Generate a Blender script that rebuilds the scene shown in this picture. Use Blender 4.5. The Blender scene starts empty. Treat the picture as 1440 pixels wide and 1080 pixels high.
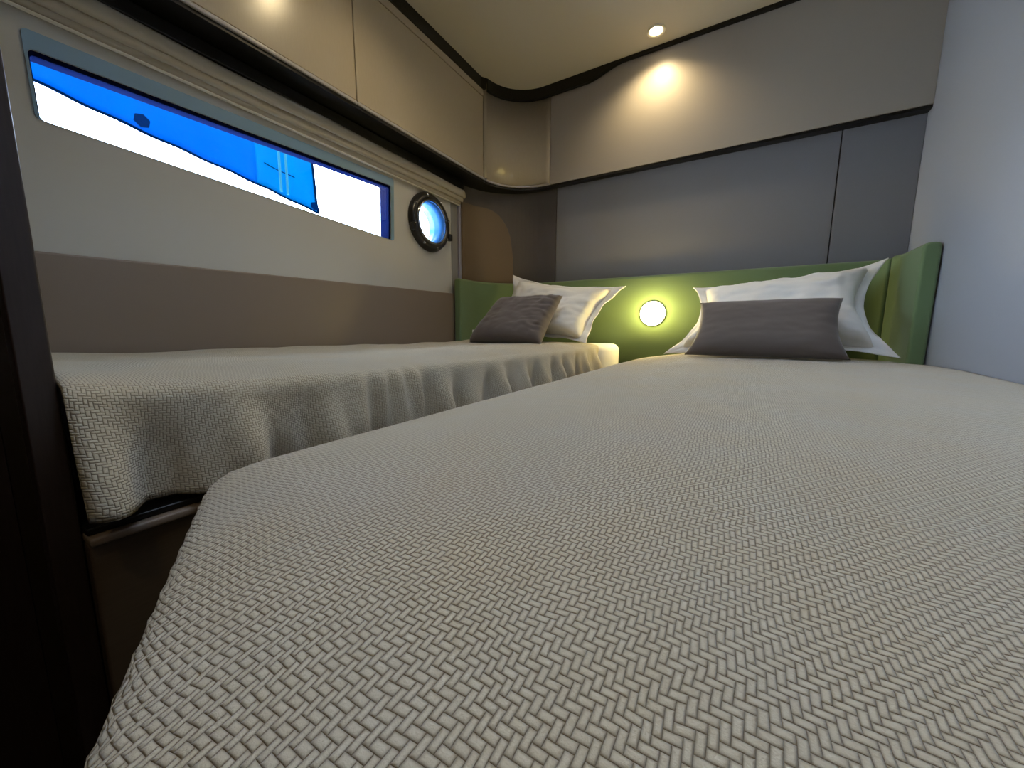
import bpy, bmesh, math, random
from mathutils import Vector, Matrix, noise

random.seed(7)
S = bpy.context.scene
COL = S.collection
Z0 = 0.75                      # cabin floor is z = 0; the survey heights below are measured from eye level
PI = math.pi

# ------------------------------------------------------------------ helpers
def obj(name, bm, mats, parent=None, smooth=False, bevel=0.0, seg=2, solid=None, sub=0, kind=None):
    bmesh.ops.recalc_face_normals(bm, faces=bm.faces[:])
    me = bpy.data.meshes.new(name)
    bm.to_mesh(me); bm.free()
    for m in (mats if isinstance(mats, (list, tuple)) else [mats]):
        me.materials.append(m)
    o = bpy.data.objects.new(name, me)
    COL.objects.link(o)
    if parent is not None: o.parent = parent
    if smooth:
        for p in me.polygons: p.use_smooth = True
    if solid:
        md = o.modifiers.new('solid', 'SOLIDIFY'); md.thickness = solid; md.offset = -1
    if bevel:
        md = o.modifiers.new('bevel', 'BEVEL'); md.width = bevel; md.segments = seg
        md.limit_method = 'ANGLE'; md.angle_limit = math.radians(40)
        for p in me.polygons: p.use_smooth = True
        wn = o.modifiers.new('wn', 'WEIGHTED_NORMAL'); wn.keep_sharp = True
    if sub:
        md = o.modifiers.new('sub', 'SUBSURF'); md.levels = sub; md.render_levels = sub
    if kind: o['kind'] = kind
    return o

def thing(name, label, cat, group=None, kind=None, loc=(0, 0, 0)):
    o = bpy.data.objects.new(name, None); COL.objects.link(o)
    o.empty_display_size = 0.1
    o.location = (0, 0, 0)
    if label: o['label'] = label
    if cat: o['category'] = cat
    if group: o['group'] = group
    if kind: o['kind'] = kind
    return o

def tag(o, label, cat, group=None):
    o['label'] = label; o['category'] = cat
    if group: o['group'] = group
    return o

def L(x, y, z): return Vector((x, y, z + Z0))

def box(bm, x0, x1, y0, y1, z0, z1, mi=0):
    v = [bm.verts.new(L(x, y, z)) for x in (x0, x1) for y in (y0, y1) for z in (z0, z1)]
    for f in ((0, 1, 3, 2), (4, 6, 7, 5), (0, 4, 5, 1), (2, 3, 7, 6), (0, 2, 6, 4), (1, 5, 7, 3)):
        bm.faces.new([v[i] for i in f]).material_index = mi
    return bm

def B(*a):
    bm = bmesh.new(); return box(bm, *a)

def grid_faces(bm, rows, closed=False, flip=False):
    n = len(rows[0])
    for a, b in zip(rows, rows[1:]):
        for i in range(n if closed else n - 1):
            j = (i + 1) % n
            bm.faces.new((a[i], a[j], b[j], b[i]))

def offset_path(path, d):
    """offset an open xy polyline to its left by d"""
    out = []
    n = len(path)
    for i, p in enumerate(path):
        p = Vector(p)
        t = Vector((0, 0))
        if i > 0: t += (p - Vector(path[i - 1])).normalized()
        if i < n - 1: t += (Vector(path[i + 1]) - p).normalized()
        t.normalize()
        out.append(p + Vector((-t.y, t.x)) * d)
    return out

def ribbon(path, d0, d1, zb, zt, bm=None):
    """solid strip following an xy path, between left-offsets d0 and d1, heights zb..zt (numbers or lists)"""
    bm = bm or bmesh.new()
    A, C = offset_path(path, d0), offset_path(path, d1)
    rows = []
    for i in range(len(path)):
        b = zb[i] if isinstance(zb, (list, tuple)) else zb
        t = zt[i] if isinstance(zt, (list, tuple)) else zt
        rows.append([bm.verts.new(L(A[i].x, A[i].y, b)), bm.verts.new(L(C[i].x, C[i].y, b)),
                     bm.verts.new(L(C[i].x, C[i].y, t)), bm.verts.new(L(A[i].x, A[i].y, t))])
    grid_faces(bm, rows, closed=True)
    bm.faces.new(rows[0]); bm.faces.new(rows[-1])
    return bm

def arc(cx, cy, r, a0, a1, n=18):
    return [(cx + r * math.cos(math.radians(a0 + (a1 - a0) * i / n)),
             cy + r * math.sin(math.radians(a0 + (a1 - a0) * i / n))) for i in range(n + 1)]

def sweep(path, prof, bm=None, cap=True):
    """sweep a closed (d, z) profile along an xy path"""
    bm = bm or bmesh.new()
    offs = {}
    for d, z in prof:
        if d not in offs: offs[d] = offset_path(path, d)
    rows = [[bm.verts.new(L(offs[d][i].x, offs[d][i].y, z)) for d, z in prof] for i in range(len(path))]
    grid_faces(bm, rows, closed=True)
    if cap:
        bm.faces.new(rows[0]); bm.faces.new(rows[-1])
    return bm

def ringx(bm, cy, cz, prof, n=48):
    """lathe (x, r) profile about an axis along x"""
    rows = []
    for x, r in prof:
        rows.append([bm.verts.new(L(x, cy + r * math.cos(2 * PI * i / n), cz + r * math.sin(2 * PI * i / n))) for i in range(n)])
    grid_faces(bm, rows, closed=True)
    return rows

# ------------------------------------------------------------------ materials
def new_mat(name):
    m = bpy.data.materials.new(name); m.use_nodes = True
    return m, m.node_tree, m.node_tree.nodes['Principled BSDF']

def mat(name, col, rough=0.5, spec=0.5, bump=0.0, scale=200.0, var=0.0, metal=0.0, coat=0.0, sheen=0.0, stretch=None):
    m, nt, p = new_mat(name)
    p.inputs['Base Color'].default_value = (*col, 1)
    p.inputs['Roughness'].default_value = rough
    p.inputs['Specular IOR Level'].default_value = spec
    p.inputs['Metallic'].default_value = metal
    p.inputs['Coat Weight'].default_value = coat
    p.inputs['Sheen Weight'].default_value = sheen
    if bump or var:
        tc = nt.nodes.new('ShaderNodeTexCoord')
        src = tc.outputs['Object']
        if stretch:
            mp = nt.nodes.new('ShaderNodeMapping'); mp.inputs['Scale'].default_value = stretch
            nt.links.new(src, mp.inputs['Vector']); src = mp.outputs['Vector']
        nz = nt.nodes.new('ShaderNodeTexNoise'); nz.inputs['Scale'].default_value = scale
        nz.inputs['Detail'].default_value = 4
        nt.links.new(src, nz.inputs['Vector'])
        if bump:
            b = nt.nodes.new('ShaderNodeBump'); b.inputs['Strength'].default_value = bump
            b.inputs['Distance'].default_value = 0.002
            nt.links.new(nz.outputs['Fac'], b.inputs['Height'])
            nt.links.new(b.outputs['Normal'], p.inputs['Normal'])
        if var:
            mx = nt.nodes.new('ShaderNodeMix'); mx.data_type = 'RGBA'
            mx.inputs['A'].default_value = (*[c * (1 - var) for c in col], 1)
            mx.inputs['B'].default_value = (*[min(1, c * (1 + var)) for c in col], 1)
            nt.links.new(nz.outputs['Fac'], mx.inputs['Factor'])
            nt.links.new(mx.outputs['Result'], p.inputs['Base Color'])
    return m

def weave_mat(name, col, back, cell, dist=0.0016):
    """thick two-over-two basket weave, drawn on the unrolled cloth (uv in metres)"""
    m, nt, p = new_mat(name)
    N, K = nt.nodes, nt.links
    def M(op, a, b=None, c=None):
        n = N.new('ShaderNodeMath'); n.operation = op
        for i, v in enumerate((a, b, c)):
            if v is None: continue
            if isinstance(v, (int, float)): n.inputs[i].default_value = v
            else: K.new(v, n.inputs[i])
        return n.outputs[0]
    uv = N.new('ShaderNodeUVMap'); uv.uv_map = 'cloth'
    # slight hand-woven wander of the strands
    wz = N.new('ShaderNodeTexNoise'); wz.inputs['Scale'].default_value = 14
    K.new(uv.outputs['UV'], wz.inputs['Vector'])
    wm = N.new('ShaderNodeVectorMath'); wm.operation = 'MULTIPLY_ADD'
    K.new(wz.outputs['Color'], wm.inputs[0])
    wm.inputs[1].default_value = (0.010, 0.010, 0); K.new(uv.outputs['UV'], wm.inputs[2])
    sp = N.new('ShaderNodeSeparateXYZ'); K.new(wm.outputs[0], sp.inputs[0])
    u = M('DIVIDE', sp.outputs[0], cell); v = M('DIVIDE', sp.outputs[1], cell * 1.15)
    iu, iv = M('FLOOR', u), M('FLOOR', v)
    fu, fv = M('FRACT', u), M('FRACT', v)
    k = M('FLOORED_MODULO', M('ADD', M('SUBTRACT', iu, iv), 0.25), 4.0)
    k = M('FLOOR', k)
    warp = M('LESS_THAN', k, 1.5)
    pw = M('MULTIPLY', M('SUBTRACT', M('ADD', fv, 1.0), k), 0.5)
    ph = M('MULTIPLY', M('SUBTRACT', M('ADD', fu, k), 2.0), 0.5)
    def mixf(f, a, b):  # f ? a : b
        return M('ADD', M('MULTIPLY', f, a), M('MULTIPLY', M('SUBTRACT', 1.0, f), b))
    across = mixf(warp, fu, fv); along = mixf(warp, pw, ph)
    ca = M('ABSOLUTE', M('SUBTRACT', M('MULTIPLY', across, 2.0), 1.0))
    cl = M('ABSOLUTE', M('SUBTRACT', M('MULTIPLY', along, 2.0), 1.0))
    h = M('MULTIPLY', M('SUBTRACT', 1.0, M('POWER', ca, 3.0)), M('SUBTRACT', 1.0, M('POWER', cl, 5.0)))
    h = M('POWER', M('MAXIMUM', h, 0.0), 0.6)
    fz = N.new('ShaderNodeTexNoise'); fz.inputs['Scale'].default_value = 900
    K.new(uv.outputs['UV'], fz.inputs['Vector'])
    hh = M('ADD', h, M('MULTIPLY', fz.outputs['Fac'], 0.25))
    b = N.new('ShaderNodeBump'); b.inputs['Strength'].default_value = 0.9; b.inputs['Distance'].default_value = dist
    K.new(hh, b.inputs['Height']); K.new(b.outputs['Normal'], p.inputs['Normal'])
    mx = N.new('ShaderNodeMix'); mx.data_type = 'RGBA'
    mx.inputs['A'].default_value = (*back, 1); mx.inputs['B'].default_value = (*col, 1)  # darker groove colour: backing thread plus the shade between strands
    K.new(h, mx.inputs['Factor'])
    # yarn colour wanders a little between warm and cool
    dz = N.new('ShaderNodeTexNoise'); dz.inputs['Scale'].default_value = 9
    K.new(uv.outputs['UV'], dz.inputs['Vector'])
    m2 = N.new('ShaderNodeMix'); m2.data_type = 'RGBA'; m2.blend_type = 'MULTIPLY'
    m2.inputs['Factor'].default_value = 1.0
    rp = N.new('ShaderNodeMix'); rp.data_type = 'RGBA'
    rp.inputs['A'].default_value = (1, .90, .72, 1); rp.inputs['B'].default_value = (.97, .985, 1, 1)
    K.new(dz.outputs['Fac'], rp.inputs['Factor'])
    K.new(mx.outputs['Result'], m2.inputs['A']); K.new(rp.outputs['Result'], m2.inputs['B'])
    K.new(m2.outputs['Result'], p.inputs['Base Color'])
    p.inputs['Roughness'].default_value = 0.85
    p.inputs['Specular IOR Level'].default_value = 0.2
    p.inputs['Sheen Weight'].default_value = 0.35
    return m

def emit_mat(name, col, strength):
    m = bpy.data.materials.new(name); m.use_nodes = True
    nt = m.node_tree; nt.nodes.clear()
    e = nt.nodes.new('ShaderNodeEmission'); o = nt.nodes.new('ShaderNodeOutputMaterial')
    e.inputs['Color'].default_value = (*col, 1); e.inputs['Strength'].default_value = strength
    nt.links.new(e.outputs[0], o.inputs['Surface'])
    return m

def glass_mat(name, tint):
    m = bpy.data.materials.new(name); m.use_nodes = True
    nt = m.node_tree; nt.nodes.clear()
    t = nt.nodes.new('ShaderNodeBsdfTransparent'); g = nt.nodes.new('ShaderNodeBsdfGlossy')
    f = nt.nodes.new('ShaderNodeFresnel'); mx = nt.nodes.new('ShaderNodeMixShader'); o = nt.nodes.new('ShaderNodeOutputMaterial')
    t.inputs['Color'].default_value = (*tint, 1); g.inputs['Roughness'].default_value = 0.02
    f.inputs['IOR'].default_value = 1.3
    nt.links.new(f.outputs[0], mx.inputs[0]); nt.links.new(t.outputs[0], mx.inputs[1]); nt.links.new(g.outputs[0], mx.inputs[2])
    nt.links.new(mx.outputs[0], o.inputs['Surface'])
    return m

def tarp_mat(name, col, trans):
    m = bpy.data.materials.new(name); m.use_nodes = True
    nt = m.node_tree; nt.nodes.clear()
    d = nt.nodes.new('ShaderNodeBsdfDiffuse'); t = nt.nodes.new('ShaderNodeBsdfTranslucent')
    a = nt.nodes.new('ShaderNodeAddShader'); o = nt.nodes.new('ShaderNodeOutputMaterial')
    tc = nt.nodes.new('ShaderNodeTexCoord'); nz = nt.nodes.new('ShaderNodeTexNoise'); nz.inputs['Scale'].default_value = 5
    mx = nt.nodes.new('ShaderNodeMix'); mx.data_type = 'RGBA'
    nt.links.new(tc.outputs['Object'], nz.inputs['Vector']); nt.links.new(nz.outputs['Fac'], mx.inputs['Factor'])
    mx.inputs['A'].default_value = (*[c * .9 for c in trans], 1); mx.inputs['B'].default_value = (*[c * 1.1 for c in trans], 1)
    d.inputs['Color'].default_value = (*col, 1)
    nt.links.new(mx.outputs['Result'], t.inputs['Color'])
    nt.links.new(d.outputs[0], a.inputs[0]); nt.links.new(t.outputs[0], a.inputs[1]); nt.links.new(a.outputs[0], o.inputs['Surface'])
    return m

M_hull   = mat('hull lining', (.52, .515, .48), .5, .4, .05, 60)
M_taupe  = mat('taupe leatherette', (.21, .165, .125), .38, .5, .12, 500)
M_lock   = mat('beige lacquer', (.45, .385, .285), .25, .5, .04, 220, .05, stretch=(1, 1, .15))
M_upper  = mat('beige fabric panel', (.39, .35, .295), .42, .4, .10, 380, .04)
M_grey   = mat('grey leatherette', (.205, .205, .222), .5, .4, .12, 420, .05)
M_nook = mat('dark brown grey leatherette', (.098, .086, .077), .5, .4, .12, 420)
M_nooklit  = mat('lit nook leatherette', (.16, .115, .07), .5, .4, .10, 420)
M_right  = mat('pale grey lining', (.35, .375, .43), .45, .4, .08, 300, .03)
M_ceil   = mat('cream headliner', (.52, .48, .39), .7, .2, .1, 500)
M_black  = mat('black gloss trim', (.004, .004, .004), .35, .4)
M_seam   = mat('dark seam', (.02, .018, .016), .7, .2)
M_seamgl = mat('grey edge strip', (.42, .40, .40), .35, .5)
M_green  = mat('green upholstery', (.148, .224, .106), .7, .3, .18, 600, .06, sheen=.2)
M_wood   = mat('dark walnut', (.030, .019, .015), .35, .45, .05, 60, .35, stretch=(6, 6, .5))
M_gloss  = mat('dark gloss door', (.035, .026, .012), .18, .5, .02, 20, .3, stretch=(5, 5, .4))
M_base   = mat('bed base veneer', (.085, .058, .035), .4, .4, .05, 80, .2, stretch=(1, .3, 6))
M_lip    = mat('bed base lip', (.22, .165, .12), .4, .4)
M_floor  = mat('dark floor', (.012, .010, .009), .5, .3, .05, 40, .2, stretch=(8, .6, 1))
M_sheet  = mat('white cotton', (.82, .81, .77), .8, .2, .25, 260)
M_flange = mat('white cotton flange', (.84, .84, .83), .8, .2, .2, 260)
M_cush   = mat('taupe cushion cloth', (.13, .108, .098), .8, .25, .2, 700, .1, sheen=.3)
M_tag    = mat('white care tag', (.8, .8, .78), .7)
M_blind  = mat('cream blind cloth', (.42, .38, .30), .8, .2, .2, 600)
M_hem    = mat('white blind hem', (.75, .72, .62), .6, .3)
M_navy   = mat('navy window gasket', (.003, .006, .03), .95, 0)
M_addedframe  = mat('white added hatch frame', (.55, .60, .66), .35, .5)
M_skin   = mat('dark blue hull skin', (.003, .006, .03), .95, 0)
M_bluebleed    = mat('blue light bleed strip', (.20, .33, .46), .3, .5)
M_liner  = mat('porthole liner lit blue', (.06, .26, .62), .25, .5)
M_chrome = mat('dark chrome', (.30, .31, .34), .18, .5, metal=1)
M_dkmet  = mat('black rubber ring', (.018, .019, .024), .3, .5)
M_glass  = glass_mat('window glass', (.90, .96, 1.0))
M_spread = weave_mat('woven bedspread', (.66, .63, .55), (.26, .21, .145), 0.0033)
M_spread2 = weave_mat('woven bedspread side', (.60, .565, .48), (.24, .21, .15), 0.0030, 0.0012)
M_lamp   = emit_mat('lamp glow', (1.0, .86, .50), 9)
M_bezel  = mat('lamp ring', (.7, .66, .55), .4)
M_dlens  = emit_mat('downlight glow', (1.0, .82, .52), 12)
M_tarp   = tarp_mat('blue tarpaulin', (0.0, .035, .08), (.0, .088, .22))
M_tarp2  = tarp_mat('paler blue tarpaulin', (0.0, .045, .08), (.0, .115, .21))
M_tseam  = tarp_mat('pale tarpaulin seam', (.03, .14, .17), (.08, .24, .28))
M_thole  = mat('tarpaulin patch', (.0, .012, .055), .9, 0)
M_hemd   = mat('tarpaulin hem', (.0005, .006, .022), .9, 0)

# ------------------------------------------------------------------ camera (13 mm lens, held just above the bed)
cam = bpy.data.cameras.new('camera'); co = bpy.data.objects.new('camera', cam); COL.objects.link(co)
cam.sensor_fit = 'HORIZONTAL'; cam.sensor_width = 36; cam.lens = 36 * 530 / 1440
cam.clip_start = 0.01
R3 = [(.858, -.076, -.508), (.514, .118, .850), (.005, .990, -.140)]
rt = Vector([r[0] for r in R3]).normalized()
fw = Vector([r[2] for r in R3]); fw = Vector((fw.x, fw.y, fw.z)); fw = (fw - rt * fw.dot(rt)).normalized()
up = rt.cross(fw)
# camera frame: columns right, up, back
mw = Matrix((rt, up, -fw)).transposed().to_4x4()
# rows above are world axes in the frame (right, up, forward): transpose into world space
mw = Matrix(((R3[0][0], R3[0][1], -R3[0][2]), (R3[1][0], R3[1][1], -R3[1][2]), (R3[2][0], R3[2][1], -R3[2][2])))
mw = mw.to_quaternion().to_matrix().to_4x4()
mw.translation = L(0, 0, 0)
co.matrix_world = mw
S.camera = co

# ------------------------------------------------------------------ room shell
XL, XR, YB, ZC = -1.42, 0.55, 2.15, 1.355
ZF = -Z0
bm = B(-1.75, 0.75, -1.4, 2.35, ZF - .04, ZF); obj('floor', bm, M_floor, kind='structure')
HX0, HX1, HY0, HY1 = -.52, .08, .30, .95          # unseen deck hatch, added in the ceiling to let daylight in
bm = bmesh.new()
for b in ((-1.75, HX0, -.95, 2.35), (HX1, .75, -.95, 2.35), (HX0, HX1, -.95, HY0), (HX0, HX1, HY1, 2.35)):
    box(bm, *b, ZC, ZC + .05)
obj('ceiling', bm, M_ceil, kind='structure')
hw = thing('added_hatch', None, None, kind='structure')
bm = bmesh.new()
for b in ((HX0, HX0 + .03, HY0, HY1), (HX1 - .03, HX1, HY0, HY1), (HX0 + .03, HX1 - .03, HY0, HY0 + .03), (HX0 + .03, HX1 - .03, HY1 - .03, HY1)):
    box(bm, *b, ZC - .004, ZC + .06)
obj('added_frame', bm, M_addedframe, hw)
obj('pane', B(HX0 + .03, HX1 - .03, HY0 + .03, HY1 - .03, ZC + .035, ZC + .042), M_glass, hw)  # pane of the added hatch
obj('wall_rear', B(-1.75, .75, -.95, -.9, ZF, ZC), M_wood, kind='structure')
bm = B(XR, XR + .05, -0.9, 2.35, ZF, ZC); obj('wall_right', bm, M_right, kind='structure')

# back wall: three upholstered panels with seams, on a dark backing
wb = obj('wall_back', B(-1.75, .75, YB + .012, 2.30, ZF, ZC), M_seam, kind='structure')
for x0, x1 in ((-.982, .300), (.303, XR)):
    obj('panel', B(x0 + .0005, x1 - .0005, YB - .004, YB + .02, -.20, .842), M_grey, wb, bevel=.002)

# curved brown corner between hull side and back wall
cor = [(XL - .01, 1.76)] + arc(-1.08, 1.80, .35, 180, 90, 20) + [(-.984, YB)]
wc = obj('trim_1', ribbon(cor, -.004, .02, -.2, .842), M_nook, smooth=False, kind='structure')
# warm lit arch of the nook, built as a lighter brown panel
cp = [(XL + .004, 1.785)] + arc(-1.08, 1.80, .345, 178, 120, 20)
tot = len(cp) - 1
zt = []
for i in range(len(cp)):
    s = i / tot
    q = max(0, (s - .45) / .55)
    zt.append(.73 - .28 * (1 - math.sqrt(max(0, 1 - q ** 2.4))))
obj('panel', ribbon(cp, -.014, -.002, -.2, zt), M_nooklit, wc, bevel=.003)  # lighter panel standing for the lit patch in the nook

# hull side: white lining with the long window and the porthole cut out
WIN = [(.250, .475), (1.275, .413), (1.285, .652), (.248, .622)]      # y, z of the glass opening
PY, PZ, PR = 1.530, .548, .116
def rounded(poly, r, n=5):
    out = []
    m = len(poly)
    for i in range(m):
        p, a, b = Vector(poly[i]), Vector(poly[i - 1]), Vector(poly[(i + 1) % m])
        d0, d1 = (a - p).normalized(), (b - p).normalized()
        for k in range(n + 1):
            t = k / n
            out.append(tuple(p + d0 * r * (1 - t) ** 2 + d1 * r * t ** 2))
    return out
win = rounded(WIN, .012)
circ = [(PY + PR * math.cos(2 * PI * i / 40), PZ + PR * math.sin(2 * PI * i / 40)) for i in range(40)]
def plate_with_holes(outer, holes, x0, x1):
    bm = bmesh.new()
    loops = []
    edges = []
    for lp in [outer] + holes:
        vs = [bm.verts.new(L(x1, y, z)) for y, z in lp]
        es = [bm.edges.new((vs[i], vs[(i + 1) % len(vs)])) for i in range(len(vs))]
        edges += es; loops.append(vs)
    bmesh.ops.triangle_fill(bm, use_beauty=True, use_dissolve=False, edges=edges)
    front = bm.faces[:]
    r = bmesh.ops.extrude_face_region(bm, geom=front)
    for e in r['geom']:
        if isinstance(e, bmesh.types.BMVert): e.co.x = x0
    return bm
outer = [(-.02, -.20), (1.705, -.20), (1.705, .86), (-.02, .86)]
wl = obj('wall_left', plate_with_holes(outer, [win, circ], XL - .035, XL), M_hull, kind='structure')
# grey end strip, rounded return and the space behind
obj('panel', B(XL - .035, XL + .002, 1.7065, 1.762, -.20, .86), mat('grey lining strip', (.25, .245, .235), .4, .4), wl, bevel=.004)
obj('panel', B(XL - .03, XL + .012, 1.764, 1.784, -.20, .80), mat('violet glint edge bead', (.30, .29, .36), .3, .5), wl, bevel=.007, seg=3)  # violet glint along the edge put into the bead's colour
# outer hull skin above, below and beside the openings (keeps daylight to the openings)
outer2 = [(-.3, ZF), (2.35, ZF), (2.35, ZC + .05), (-.3, ZC + .05)]
winb = rounded([(y + (-.012 if i in (0, 3) else .012), z + (-.01 if i < 2 else .01)) for i, (y, z) in enumerate(WIN)], .012)
circb = [(PY + (PR + .01) * math.cos(2 * PI * i / 40), PZ + (PR + .01) * math.sin(2 * PI * i / 40)) for i in range(40)]
obj('hull_skin', plate_with_holes(outer2, [winb, circb], XL - .085, XL - .036), M_skin, wl)
# taupe dado panel
pm = bmesh.new()
vs = []
for x in (XL + .001, XL + .022):
    vs.append([pm.verts.new(L(x, y, z)) for y, z in ((.0, -.18), (1.700, -.18), (1.700, .207), (.0, .172))])
for i in range(4):
    pm.faces.new((vs[0][i], vs[0][(i + 1) % 4], vs[1][(i + 1) % 4], vs[1][i]))
pm.faces.new(vs[0]); pm.faces.new(vs[1])
obj('panel', pm, M_taupe, wl, bevel=.006)

# window_1: gasket, pane, strip coloured with blue light bleed
w1 = thing('window_1', None, None, kind='structure')
def loop_frame(lp_out, lp_in, x0, x1):
    bm = bmesh.new()
    n = len(lp_out)
    rows = []
    for lp, x in ((lp_out, x0), (lp_out, x1), (lp_in, x1), (lp_in, x0)):
        rows.append([bm.verts.new(L(x, y, z)) for y, z in lp])
    rows.append(rows[0])
    for a, b in zip(rows, rows[1:]):
        for i in range(n):
            j = (i + 1) % n
            bm.faces.new((a[i], a[j], b[j], b[i]))
    return bm
def inset(poly, d):
    c = Vector((sum(p[0] for p in poly) / 4, sum(p[1] for p in poly) / 4))
    out = []
    for i, p in enumerate(poly):
        p = Vector(p)
        out.append((p.x + (d if p.x < c.x else -d), p.y + (d if p.y < c.y else -d)))
    return out
obj('gasket', loop_frame(rounded(WIN, .012), rounded([(y + (.002 if i in (0, 3) else -.010), z + (.001 if i < 2 else -.011)) for i, (y, z) in enumerate(WIN)], .009), XL - .0355, XL - .001), M_navy, w1)
pb = bmesh.new()
pb.faces.new([pb.verts.new(L(XL - .010, y, z)) for y, z in rounded(inset(WIN, .003), .01)])
obj('pane', pb, M_glass, w1, solid=.006)

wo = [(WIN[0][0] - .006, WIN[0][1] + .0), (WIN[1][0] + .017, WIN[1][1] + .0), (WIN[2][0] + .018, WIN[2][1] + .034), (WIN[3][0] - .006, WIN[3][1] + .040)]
bleed_in = [(y + (-.0005 if i in (0, 3) else .0005), z + (-.0 if i < 2 else .0005)) for i, (y, z) in enumerate(WIN)]
obj('added_frame', loop_frame(rounded(wo, .012), rounded(bleed_in, .012), XL + .0003, XL + .003), M_bluebleed, w1)  # blue light bleeding onto the wall, put in as a coloured strip
# porthole
w2 = thing('porthole', 'round porthole with dark bolted ring beside the long window', 'porthole')
bm = bmesh.new()
ringx(bm, PY, PZ, [(XL - .03, .098), (XL + .004, .101), (XL + .022, .104), (XL + .030, .112), (XL + .030, .128), (XL + .020, .138), (XL + .003, .144), (XL + .001, .144), (XL + .001, .115)])
obj('frame', bm, M_dkmet, w2, smooth=True)
bm = bmesh.new()
ringx(bm, PY, PZ, [(XL + .020, .100), (XL + .034, .101), (XL + .036, .105), (XL + .030, .110)])
obj('chrome_ring', bm, M_chrome, w2, smooth=True)
bm = bmesh.new()
ringx(bm, PY, PZ, [(XL - .085, .094), (XL - .02, .096), (XL + .02, .100), (XL + .02, .104), (XL - .085, .112), (XL - .085, .094)])
obj('liner', bm, M_liner, w2, smooth=True)  # blue light on the white liner put into its colour
bm = bmesh.new()
bm.faces.new([bm.verts.new(L(XL - .05, PY + .096 * math.cos(2 * PI * i / 48), PZ + .096 * math.sin(2 * PI * i / 48))) for i in range(48)])
obj('pane', bm, M_glass, w2, solid=.006)
for a in range(15, 375, 45):
    bm = bmesh.new()
    cy_, cz_ = PY + .127 * math.cos(math.radians(a)), PZ + .127 * math.sin(math.radians(a))
    r = ringx(bm, cy_, cz_, [(XL + .024, .0075), (XL + .031, .007), (XL + .034, .004)], 12)
    bm.faces.new(r[-1])
    obj('screw', bm, M_chrome, w2, smooth=True)
for a in (200, 340):
    cy_, cz_ = PY + .143 * math.cos(math.radians(a)), PZ + .143 * math.sin(math.radians(a))
    obj('latch', B(XL + .012, XL + .038, cy_ - .012, cy_ + .012, cz_ - .018, cz_ + .018), M_dkmet, w2, bevel=.005)

# ------------------------------------------------------------------ overhead lockers
XC, YU, ZU, ZT = -1.30, 2.10, .838, 1.30
RC = .26
def locker(y0, y1, label):
    t = thing('overhead_locker', label, 'cabinet', 'lockers above the left bed')
    obj('carcass', B(XL + .002, XC - .020, y0 + .001, y1 - .001, ZU + .002, ZT), M_seam, t)
    obj('door', B(XC - .018, XC, y0 + .002, y1 - .002, ZU + .014, 1.264), M_lock, t, bevel=.003)
    obj('fascia', B(XC - .018, XC - .001, y0, y1, 1.268, ZT + .03), M_lock, t)
    obj('edge_strip', B(XC - .018, XC + .004, y0 + .001, y1 - .001, ZU, ZU + .012), M_seamgl, t, bevel=.003)
    return t
locker(-.30, 1.030, 'beige overhead locker above the long window')
locker(1.030, 1.855, 'beige overhead locker above the porthole, next to the curved corner')
ct = thing('corner_cabinet', 'curved beige corner cabinet between the left lockers and back wall', 'cabinet')
cpath = [(XC, 1.858)] + arc(XC + RC, YU - RC, RC, 180, 90, 28)[1:] + [(-1.012, YU)]
obj('curved_panel', ribbon(cpath, 0, .018, ZU + .010, ZT + .03), M_lock, ct, bevel=0)
for p in ct.children[0].data.polygons: p.use_smooth = abs(p.normal.z) < .5
obj('edge_strip', ribbon(cpath, -.003, .018, ZU, ZU + .009), M_seamgl, ct)
# back locker with the raised top
bt = thing('wall_cabinet', 'long beige padded wall cabinet above the headboard, lit from above', 'cabinet')
xs = [-1.008 + (XR + 1.007) * i / 120 for i in range(121)]
def ztop(x):
    t = min(1, max(0, (x + .80) / .20)); t = t * t * (3 - 2 * t)
    return ZT + .043 * t
bpath = [(x, YU) for x in xs]
obj('front_panel', ribbon(bpath, 0, .03, ZU, [ztop(x) + .004 for x in xs]), M_upper, bt)
# black shadow-gap soffit under all lockers
spath = [(XC, -.30), (XC, 1.858)] + arc(XC + RC, YU - RC, RC, 180, 90, 28)[1:] + [(XR - .001, YU)]
so = bmesh.new()
A = offset_path(spath, .0045)
inner = [(p.x, p.y) for p in A]
poly = inner + [(XR - .001, YB + .01), (-1.6, YB + .01), (-1.6, -.30)]
vt = [so.verts.new(L(x, y, ZU - .001)) for x, y in poly]
vb = [so.verts.new(L(x, y, ZU - .012)) for x, y in poly]
so.faces.new(vt); so.faces.new(vb)
for i in range(len(poly)):
    j = (i + 1) % len(poly)
    so.faces.new((vt[i], vt[j], vb[j], vb[i]))
bmesh.ops.triangulate(so, faces=[f for f in so.faces if len(f.verts) > 4])
obj('trim_2', so, M_black, kind='structure')
# gloss black band between lockers and ceiling
tp = [(XC, -.30), (XC, 1.858)] + arc(XC + RC, YU - RC, RC, 180, 90, 28)[1:] + [(x, YU) for x in xs[2:]]
zb = [ztop(p[0]) if p[0] > -1.0 else ZT for p in tp]
obj('trim_3', ribbon(tp, -.020, .02, zb, ZC - .0005), M_black, kind='structure')

obj('panel', B(XL + .0005, XL + .003, -.05, 1.70, .760, .8365), M_black, wl)  # black sheet standing for the shade in the recess above the blind
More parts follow.
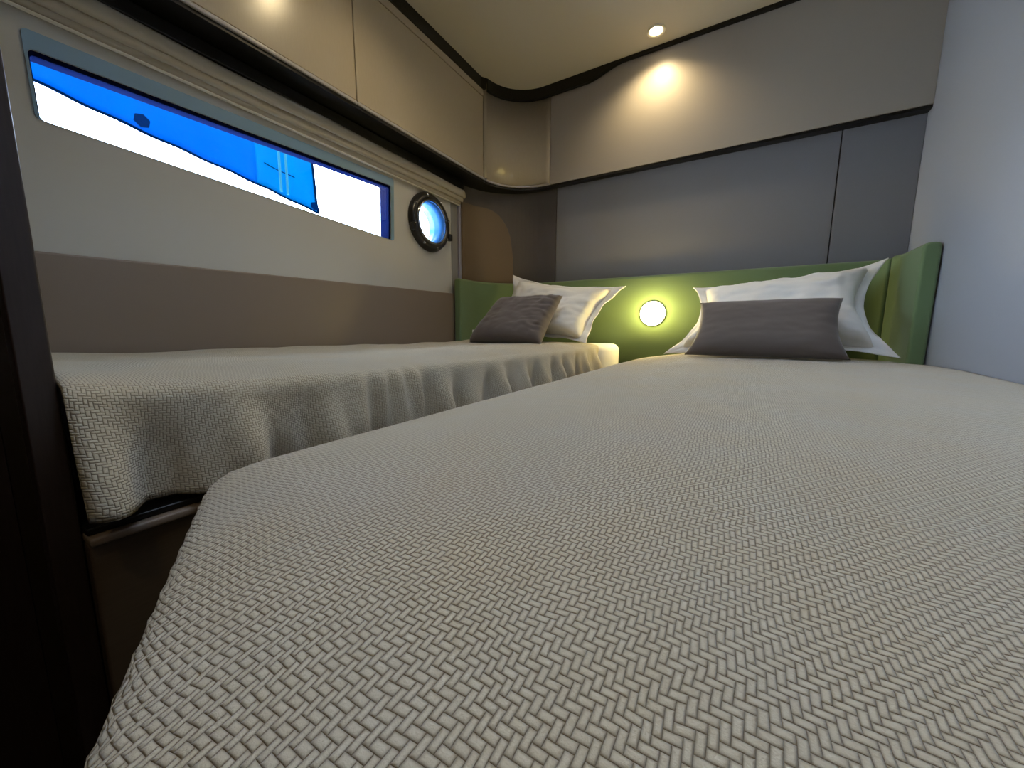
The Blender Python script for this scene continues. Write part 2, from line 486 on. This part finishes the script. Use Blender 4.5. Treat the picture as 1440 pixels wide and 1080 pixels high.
# ------------------------------------------------------------------ roman blind above the window
bl = thing('roman_blind', 'cream roman blind gathered in folds above the long window', 'blind')
obj('headrail', B(XL + .004, XL + .03, -.05, 1.79, .785, .824), M_black, bl, bevel=.003)  # headrail coloured black to deepen the recess shade
def fold(k, xo, zbot, ztop_, y1):
    bm = bmesh.new()
    rows = []
    n = 60
    for i in range(n + 1):
        y = -.05 + (y1 + .05) * i / n
        sag = .004 * math.sin(y * 5 + k) + .003 * math.sin(y * 11 + 2 * k)
        row = []
        prof = [(XL + .006, ztop_), (xo - .010, ztop_ - .004), (xo, (zbot + ztop_) / 2 + .008), (xo + .004, zbot + .012), (xo + .001, zbot + .002),
                (xo - .006, zbot), (xo - .012, zbot + .006), (xo - .014, zbot + .02), (XL + .004, ztop_ - .02)]
        for x, z in prof:
            row.append(bm.verts.new(L(x + sag * .4, y, z + sag * .4)))
        rows.append(row)
    grid_faces(bm, rows, closed=True)
    bm.faces.new(rows[0]); bm.faces.new(rows[-1])
    return obj('fold', bm, M_blind, bl, smooth=True)
for k, (xo, zb_, zt_, y1) in enumerate(((XL + .020, .6965, .768, 1.765), (XL + .032, .712, .772, 1.775), (XL + .044, .735, .785, 1.785))):
    f = fold(k, xo, zb_, zt_, y1)
    if k == 0:
        obj('hem_bar', B(XL + .008, XL + .021, -.05, 1.765, .693, .697), M_hem, f, bevel=.002)

# ------------------------------------------------------------------ headboard
hb = thing('headboard', 'low green padded headboard wrapping behind both beds', 'headboard')
def hb_prof(t, zb_, zt_):
    r = .016
    return [(0, zb_), (0, zt_ - r)] + [(r - r * math.cos(a), zt_ - r + r * math.sin(a)) for a in (PI / 6, PI / 3, PI / 2)] + \
           [(t - r + r * math.sin(a), zt_ - r + r * math.cos(a)) for a in (0, PI / 6, PI / 3, PI / 2)] + [(t, zb_)]
def capped(path, prof, r=.012, ends=(True, True)):
    """sweep with slightly rounded ends"""
    bm = sweep(path, prof)
    return bm
HT = .288
YH = 2.088
pl = [(-1.350, 1.695), (-1.350, 1.76)] + arc(-1.05, 1.788, .30, 180, 112, 16)
pbk = arc(-1.05, 1.788, .30, 112, 90, 6) + [(-.9 + .1 * i, YH) for i in range(14)] + [(.4185, YH)] + arc(.4185, 2.0065, .0815, 90, 40, 6)[1:]
pr = arc(.4185, 2.0065, .0815, 40, 0, 6) + [(.500, 1.90), (.500, 1.813)]
o = obj('wing', capped(pl, hb_prof(.046, -.24, HT)), M_green, hb, bevel=.010, seg=3)
o = obj('backrest', capped(pbk, hb_prof(.05, -.24, HT)), M_green, hb, smooth=True)
o = obj('wing', capped(pr, hb_prof(.047, -.24, HT + .008)), M_green, hb, bevel=.010, seg=3)

# round reading lamp on the headboard
lt = thing('wall_lamp', 'round glowing lamp on the green headboard between the pillows', 'lamp')
lc = (-.396, YH, .092)
def ringy(bm, prof, n=40):
    rows = []
    for d, r in prof:
        rows.append([bm.verts.new(L(lc[0] + r * math.cos(2 * PI * i / n), lc[1] - d, lc[2] + r * math.sin(2 * PI * i / n))) for i in range(n)])
    grid_faces(bm, rows, closed=True)
    return rows
bm = bmesh.new(); r = ringy(bm, [(0, .0645), (.006, .0645), (.008, .0635), (.008, .058)]); obj('bezel', bm, M_bezel, lt, smooth=True)
bm = bmesh.new(); r = ringy(bm, [(.007, .0628), (.014, .060), (.020, .050), (.024, .036), (.026, .018), (.0265, .004)]); bm.faces.new(r[-1])
obj('lens', bm, M_lamp, lt, smooth=True)

# ------------------------------------------------------------------ cloth draped over a bed outline
def seg_dist(p, a, b):
    ab = b - a
    t = max(0, min(1, (p - a).dot(ab) / ab.length_squared))
    q = a + ab * t
    return (p - q).length, q, t
def drape(name, x0, x1, y0, y1, step, edge, ztopf, maxdrop, rad, foldf, material, clampf=None):
    """edge: open polyline whose LEFT-hand side is outside; points outside roll over it and hang"""
    E = [Vector(p) for p in edge]
    # smooth outward normal at nearest point
    bm = bmesh.new(); uvl = bm.loops.layers.uv.new('cloth')
    nx, ny = int(round((x1 - x0) / step)), int(round((y1 - y0) / step))
    vg = {}; uvs = {}
    for i in range(nx + 1):
        for j in range(ny + 1):
            p = Vector((x0 + (x1 - x0) * i / nx, y0 + (y1 - y0) * j / ny))
            best = None
            s0 = 0
            for a, b in zip(E, E[1:]):
                d, q, t = seg_dist(p, a, b)
                ln = (b - a).length
                if best is None or d < best[0] - 1e-9: best = (d, q, a, b, s0 + t * ln)
                s0 += ln
            d, q, a, b, s = best
            t = (b - a).normalized(); nrm = Vector((-t.y, t.x))
            side = (p - q).dot(nrm)
            if d > 1e-6 and abs(side) < d - 1e-6: out = (p - q).dot(nrm) > -1e-9
            else: out = side > 0
            if out:
                if d > maxdrop: continue
                dirn = (p - q).normalized() if d > 1e-6 else nrm
                ang = min(d / rad, PI / 2)
                over = max(0, d - rad * PI / 2)
                off = rad * math.sin(ang)
                w = foldf(s, d) if foldf else 0
                xy = q + dirn * (off + w)
                z = ztopf(q.x, q.y, 0) - rad * (1 - math.cos(ang)) - over
            else:
                xy = p; z = ztopf(p.x, p.y, d)
            if clampf: xy = clampf(Vector(xy))
            vg[i, j] = bm.verts.new(L(xy.x, xy.y, z)); uvs[vg[i, j]] = p
    for i in range(nx):
        for j in range(ny):
            k = [(i, j), (i + 1, j), (i + 1, j + 1), (i, j + 1)]
            if all(q in vg for q in k):
                f = bm.faces.new([vg[q] for q in k])
                for lp in f.loops: lp[uvl].uv = uvs[lp.vert]
    bmesh.ops.remove_doubles(bm, verts=bm.verts[:], dist=2e-4)
    return bm

def nz(x, y, s, seed=0): return noise.noise(Vector((x * s, y * s, seed * 7.3)))

# ------------------------------------------------------------------ right bed
rb = thing('bed', 'near bed on the right, its foot corner cut off diagonally', 'bed', 'twin cabin beds')
outl = [(-.455, 2.04), (-.455, .205), (.49, -.28), (.49, 2.04)]
def prism(poly, z0, z1):
    bm = bmesh.new()
    a = [bm.verts.new(L(x, y, z0)) for x, y in poly]; b = [bm.verts.new(L(x, y, z1)) for x, y in poly]
    bm.faces.new(a); bm.faces.new(b)
    for i in range(len(poly)):
        j = (i + 1) % len(poly); bm.faces.new((a[i], a[j], b[j], b[i]))
    return bm
obj('base', prism([(-.45, 2.07), (-.44, .22), (.545, -.285), (.545, 2.07)], ZF, -.36), M_base, rb, bevel=.004)
obj('mattress', prism(outl, -.359, -.185), M_sheet, rb, bevel=.03, seg=4)

def ztop_r(x, y, d):
    # crowned mattress, lower at the free edge, a little soft unevenness
    base = -.155 + .030 * (1 - math.exp(-d / .07))
    rise = .030 * min(1, max(0, (y - .25) / 1.3)) * min(1, d / .30)
    right = -.012 * max(0, (x - .25) / .3)
    lump = (.0035 * nz(x, y, 5, 1) + .0045 * nz(x, y, 2.5, 2)) * min(1, d / .1)
    # a crease line pressed into the cloth
    cr = -.0018 * math.exp(-((x + .12 - .05 * y) / .006) ** 2) * (1 if .5 < y < 1.3 else 0)
    return base + rise + right + lump + cr
def folds_r(s, d):
    k = min(1, max(0, (d - .03) / .2))
    return k * (.012 * math.sin(s * 22) + .010 * math.sin(s * 37 + 1)) + .012 * k
E1 = [(.56, -.354), (-.20, .038), (-.43, .157)] + [(-.452, .170), (-.466, .185), (-.473, .204), (-.475, .23)] + [(-.475, 1.0), (-.475, 2.02)]
# outside must be on the left of travel: travelling from foot to head the aisle lies on the left
bm = drape('bedspread', -.86, .545, -.62, 1.96, .0125, E1, ztop_r, .34, .018, folds_r, M_spread, lambda p: Vector((min(p.x, .545 if p.y < 1.80 else .497), p.y)))
sp = obj('bedspread', bm, M_spread, smooth=True, solid=.004)
tag(sp, 'cream basket-woven bedspread over the near right bed, filling the foreground', 'bedspread', 'woven bedspreads')

# ------------------------------------------------------------------ left bed
lb = thing('bed', 'far bed on the left under the long window', 'bed', 'twin cabin beds')
obj('base', B(-1.395, -.605, .0935, 2.03, ZF, -.242), M_base, lb, bevel=.003)
obj('rail', B(-.640, -.597, .0935, 2.03, -.2415, -.231), M_lip, lb, bevel=.003)
obj('rail', B(-.640, -.607, .0935, 2.03, -.2305, -.222), M_black, lb, bevel=.002)
bm = B(-1.345, -.668, .112, 1.76, -.2405, -.088); 
obj('mattress', bm, M_sheet, lb, bevel=.03, seg=4)
bm = prism([(-1.342, 1.762), (-.645, 1.762), (-.640, 1.855), (-.590, 1.880), (-.550, 1.925), (-.545, 2.02), (-.57, 2.076), (-.62, 2.082), (-1.05, 2.082), (-1.20, 2.04), (-1.30, 1.95), (-1.342, 1.82)], -.23, -.066)
obj('mattress_end', bm, M_sheet, lb, bevel=.035, seg=5)

def ztop_l(x, y, d):
    b = -.080 + .014 * (1 - math.exp(-d / .06)) + .020 * math.exp(-max(0, y - .09) / .10) + .007 * min(1, max(0, (y - 1.66) / .08))
    return b + (.006 * nz(x, y, 4, 4) + .004 * nz(x, y, 9, 5)) * min(1, .25 + d / .1)
def folds_l(s, d):
    y = 2.05 - s
    k = min(1, max(0, (d - .004) / .14)); k = k * k * (3 - 2 * k)
    sway = .05 * nz(y, 0, 3, 8)
    f = .026 * math.sin((y + sway) * 46 + d * 5 + 1.2) + .009 * math.sin((y - sway) * 83 + 2 - d * 9)
    f += .016 * nz(y, d, 7, 3)
    g = 0                                            # tight fan of gathers
    for c, a, wd in ((.455, .012, .013), (.50, .017, .010), (.54, .017, .011), (.585, .018, .012)):
        cc = c + (c - .52) * d * 2.2
        g += a * math.exp(-((y - cc) / (wd + d * .04)) ** 2)
    near = math.exp(-((y - .52) / .10) ** 2)
    kg = min(1, d / .03)
    return max(-.010, k * (f * (1 - .6 * near) + .012) + kg * g * (1 - .3 * min(1, d / .15)))
E2 = [(-.622, 2.05), (-.622, 1.0), (-.622, .02)]
bm = drape('bedspread', -1.385, -.43, .0928, 1.865, .0085, E2, ztop_l, .157, .014, folds_l, M_spread2, lambda p: Vector((max(p.x, -1.385 if p.y < 1.685 else -1.347), p.y)))
sl = obj('bedspread', bm, M_spread2, smooth=True, solid=.004)
tag(sl, 'cream woven bedspread hanging in folds over the far left bed', 'bedspread', 'woven bedspreads')

# ------------------------------------------------------------------ pillows and cushions
def bil(c, u, v):
    ll, lr, ur, ul = c
    return (ll * (1 - u) + lr * u) * (1 - v) + (ul * (1 - u) + ur * u) * v
def soft(c, thick, pinch, e0, e1, pinch_v=None, n=44, wr=.004, seed=0, flat=.45, back=.6, inset_=0.0, low=0.0, round_=0.0, gather=0.0):
    """a stuffed cushion spanned by four corners; e0..e1 limits (0..1) of the plan"""
    ll, lr, ur, ul = c
    nrm = ((lr - ll).cross(ul - ll)).normalized()      # faces the viewer side
    if nrm.y > 0: nrm = -nrm
    bm = bmesh.new()
    fr, bk = [], []
    pv = pinch if pinch_v is None else pinch_v
    for j in range(n + 1):
        rf, rb_ = [], []
        for i in range(n + 1):
            u0, v0 = i / n, j / n
            a, b = 2 * u0 - 1, 2 * v0 - 1
            # pinch the middle of each side inward so the corners stay out as ears
            A = a * (1 - pinch * (1 - b * b) * a * a) ; Bq = b * (1 - pv * (1 - a * a) * b * b)
            rc = 1 - round_ * (a * b) ** 4
            A *= (1 - inset_) * rc; Bq *= (1 - inset_) * rc
            p = bil(c, .5 + A / 2, .5 + Bq / 2)
            h = max(0, (1 - a ** 4) * (1 - b ** 4)) ** flat
            w = wr * (nz(a * 2, b * 2, 1.6, seed) + .6 * nz(a * 2, b * 2, 4.2, seed + 3)) * (1 if 0 < i < n and 0 < j < n else 0)
            edge = max(abs(a), abs(b))
            rad = wr * .9 * math.sin(16 * math.atan2(b, a) + seed) * max(0, edge - .55) * (1 if edge < .999 else 0)
            rad += gather * max(0, a - .15) * math.sin(b * 23 + 5 * nz(a * 3, b * 5, 1, 4)) * (1 if edge < .999 else .3) * (.6 + nz(a * 6, b * 6, 1, 2))
            pf = p + nrm * (thick * h * (1 - low * b) + (w + rad) * (h + .25))
            rf.append(bm.verts.new(pf + Vector((0, 0, Z0))))
            if 0 < i < n and 0 < j < n:
                rb_.append(bm.verts.new(p - nrm * (thick * back * h) + Vector((0, 0, Z0))))
            else: rb_.append(rf[-1])
        fr.append(rf); bk.append(rb_)
    for rows in (fr, bk):
        for a_, b_ in zip(rows, rows[1:]):
            for i in range(n):
                q = (a_[i], a_[i + 1], b_[i + 1], b_[i])
                try: bm.faces.new(q)
                except ValueError: pass
    return bm
def flange(c, pinch, pv, inset_, n=40, wave=.006, seed=0):
    ll, lr, ur, ul = c
    nrm = ((lr - ll).cross(ul - ll)).normalized()
    if nrm.y > 0: nrm = -nrm
    per = [(-1 + 2 * i / n, -1) for i in range(n)] + [(1, -1 + 2 * i / n) for i in range(n)] + \
          [(1 - 2 * i / n, 1) for i in range(n)] + [(-1, 1 - 2 * i / n) for i in range(n)]
    bm = bmesh.new()
    rows = []
    for k, ins in enumerate((inset_ + .11, inset_ * .66, inset_ * .33, 0)):
        row = []
        for q, (a, b) in enumerate(per):
            A = a * (1 - pinch * (1 - b * b) * a * a) * (1 - ins); Bq = b * (1 - pv * (1 - a * a) * b * b) * (1 - ins)
            p = bil(c, .5 + A / 2, .5 + Bq / 2)
            w = wave * (k / 3) * (math.sin(q * .55 + seed) + .7 * math.sin(q * .23 + 2 * seed))
            row.append(bm.verts.new(p + nrm * w + Vector((0, 0, Z0))))
        rows.append(row)
    grid_faces(bm, rows, closed=True)
    return bm
def pillow(c, label, pinch, pv, thick, seed, group):
    t = thing('pillow', label, 'pillow', group)
    obj('pillow_body', soft(c, thick, pinch, 0, 1, pinch_v=pv, wr=.009, seed=seed, inset_=.105, low=.25, round_=.07), M_sheet, t, smooth=True)
    obj('flange', flange(c, pinch, pv, .105, seed=seed), M_flange, t, smooth=True, solid=.004)
    return t
V = Vector
# right
cR = (V((-.285, 1.80, -.100)), V((.478, 1.78, -.085)), V((.462, 2.0, .275)), V((-.204, 2.0, .205)))
pillow(cR, 'white flanged pillow against the headboard on the near right bed', .23, .20, .10, 2, 'white flanged pillows')
cRc = (V((-.181, 1.62, -.090)), V((.318, 1.62, -.090)), V((.298, 1.725, .118)), V((-.146, 1.725, .115)))
cu = thing('cushion', 'rectangular taupe cushion lying against the white pillow on the right bed', 'cushion', 'taupe cushions')
obj('cushion_body', soft(cRc, .055, .10, 0, 1, pinch_v=.03, wr=.002, seed=5, flat=.5, back=.7, low=.2), M_cush, cu, smooth=True)
# left
cL = (V((-1.22, 1.80, -.062)), V((-.640, 1.78, -.062)), V((-.515, 1.985, .226)), V((-1.175, 1.975, .322)))
pillow(cL, 'white flanged pillow against the headboard on the far left bed', .14, .20, .10, 3, 'white flanged pillows')
cLc = (V((-1.222, 1.60, -.064)), V((-.785, 1.575, -.064)), V((-.742, 1.715, .168)), V((-1.13, 1.765, .172)))
cu2 = thing('cushion', 'taupe cushion with crumpled side in front of the left white pillow', 'cushion', 'taupe cushions')
obj('cushion_body', soft(cLc, .065, .06, 0, 1, pinch_v=.05, wr=.004, seed=9, flat=.42, back=.6, low=.2, gather=.007), M_cush, cu2, smooth=True)
obj('care_tag', B(-1.228, -1.203, 1.638, 1.642, -.010, .004), M_tag, cu2)

# ------------------------------------------------------------------ jamb and dark front panel on the left
d1 = thing('door_1', None, None, kind='structure')
obj('jamb', B(-.650, -.622, .0675, .0925, ZF, ZC), M_wood, d1, bevel=.002)
obj('wall_front', B(-1.50, -.651, .0685, .0905, ZF, ZC), M_gloss, kind='structure')
obj('added_lobby_wall', B(-.86, -.82, -.9, .068, ZF, ZC), M_wood, kind='structure')  # unseen lobby wall, added dark for the gloss panel to reflect

# ------------------------------------------------------------------ ceiling downlights
def downlight(x, y, label, watts, angle=120, blend=.6, aim=(0, 0, -1)):
    t = thing('downlight', label, 'ceiling light', 'warm ceiling downlights')
    bm = bmesh.new()
    n = 32
    rows = []
    for r, z in ((.040, ZC - .001), (.040, ZC - .006), (.036, ZC - .008), (.030, ZC - .006), (.028, ZC - .001)):
        rows.append([bm.verts.new(L(x + r * math.cos(2 * PI * i / n), y + r * math.sin(2 * PI * i / n), z)) for i in range(n)])
    grid_faces(bm, rows, closed=True)
    obj('rim', bm, M_bezel, t, smooth=True)
    bm = bmesh.new()
    bm.faces.new([bm.verts.new(L(x + .029 * math.cos(2 * PI * i / n), y + .029 * math.sin(2 * PI * i / n), ZC - .003)) for i in range(n)])
    obj('lens', bm, M_dlens, t)
    ld = bpy.data.lights.new('downlight_beam', 'SPOT'); ld.energy = watts; ld.color = (1, .79, .45)
    ld.spot_size = math.radians(angle); ld.spot_blend = blend; ld.shadow_soft_size = .025
    lo = bpy.data.objects.new('downlight_beam', ld); COL.objects.link(lo)
    lo.location = L(x, y, ZC - .012); lo.parent = t
    lo.rotation_euler = Vector(aim).to_track_quat('-Z', 'Y').to_euler()
downlight(-.43, 1.98, 'small warm downlight in the ceiling close to the wall cabinet', 9.5, 140, .8)
downlight(-.86, .98, 'added unseen warm downlight in the ceiling above the left bed', 6.5, 150, .8)  # unseen, added for the warm glow on the left lockers
downlight(.12, -.42, 'added unseen warm downlight in the ceiling above the foot of the right bed', 6, 150, .8)  # unseen, added behind the view to warm the foreground

# light thrown by the headboard lamp
pl_ = bpy.data.lights.new('lamp_light', 'POINT'); pl_.energy = 3.0; pl_.color = (1, .76, .27); pl_.shadow_soft_size = .03
plo = bpy.data.objects.new('lamp_light', pl_); COL.objects.link(plo); plo.location = L(lc[0], lc[1] - .085, lc[2]); plo.parent = lt

# ------------------------------------------------------------------ outside: blue tarpaulin in the daylight
tt = thing('tarpaulin', 'blue tarpaulin hanging outside the long window', 'tarpaulin')
XT = -2.40
def tz(y): return .942 + (y - .419) * (.748 - .942) / (1.57 - .419)
ZTT = 1.42
def tpt(y, q, dx=0):
    z = tz(y) + (ZTT - tz(y)) * q
    lean = .055 * min(1, q * 1.1) ** .6 * max(0, (y - 1.25) / .32) ** 2
    return L(XT + dx + .006 * math.sin(y * 7 + q * 3) + .006 * math.sin(y * 31 + q * 9), y - lean, z)
def tsheet(y0, y1, n, name, m):
    bm = bmesh.new()
    rows = [[bm.verts.new(tpt(y0 + (y1 - y0) * i / n, j / 16)) for j in range(17)] for i in range(n + 1)]
    grid_faces(bm, rows)
    return obj(name, bm, m, tt, smooth=True, solid=.003)
tsheet(-.6, 1.20, 60, 'sheet', M_tarp)
tsheet(1.20, 1.57, 30, 'sheet', M_tarp2)
def cordline(pts, hw, name, m):
    bm = bmesh.new()
    rows = [[bm.verts.new(p + Vector((a, b, c))) for a, b, c in ((-hw, -hw, -hw), (hw, -hw, -hw), (hw, hw, hw), (-hw, hw, hw))] for p in pts]
    grid_faces(bm, rows, closed=True); bm.faces.new(rows[0]); bm.faces.new(rows[-1])
    return obj(name, bm, m, tt)
cordline([tpt(-.6 + 2.17 * i / 80, 0, .002) for i in range(81)], .004, 'hem', M_hemd)
cordline([tpt(1.57, j / 20, .002) for j in range(21)], .006, 'hem', M_hemd)
cordline([tpt(1.24 + .18 * i / 10, .215, .012) for i in range(11)], .002, 'cord', M_hemd)
for y in (1.312, 1.350):
    obj('seam', B(XT + .026, XT + .032, y, y + .012, tz(y) + .01, 1.41), M_tseam, tt)
for y, z, r in ((.723, .924, .030), (1.520, .775, .026)):
    bm = bmesh.new()
    rr = [bm.verts.new(L(XT + .03, y + r * math.cos(2 * PI * i / 6 + .3), z + r * math.sin(2 * PI * i / 6 + .3))) for i in range(6)]
    bm.faces.new(rr)
    obj('eyelet_patch', bm, M_thole, tt, solid=.006)

# ------------------------------------------------------------------ daylight
w = bpy.data.worlds.new('overcast'); S.world = w; w.use_nodes = True
nt = w.node_tree; bg = nt.nodes['Background']
tc = nt.nodes.new('ShaderNodeTexCoord'); sx = nt.nodes.new('ShaderNodeSeparateXYZ')
mr = nt.nodes.new('ShaderNodeMapRange'); mr.interpolation_type = 'SMOOTHSTEP'
nt.links.new(tc.outputs['Generated'], sx.inputs[0]); nt.links.new(sx.outputs['X'], mr.inputs['Value'])
mr.inputs['From Min'].default_value = -.15; mr.inputs['From Max'].default_value = -.75     # the sky is brightest off the hull side
mr.inputs['To Min'].default_value = 6.0; mr.inputs['To Max'].default_value = 16.0
nt.links.new(mr.outputs['Result'], bg.inputs['Strength'])
bg.inputs['Color'].default_value = (.78, .85, 1.0, 1)

S.view_settings.view_transform = 'Standard'
S.view_settings.look = 'None'
S.view_settings.exposure = 0.68
S.view_settings.gamma = 1
S.view_settings.use_curve_mapping = False
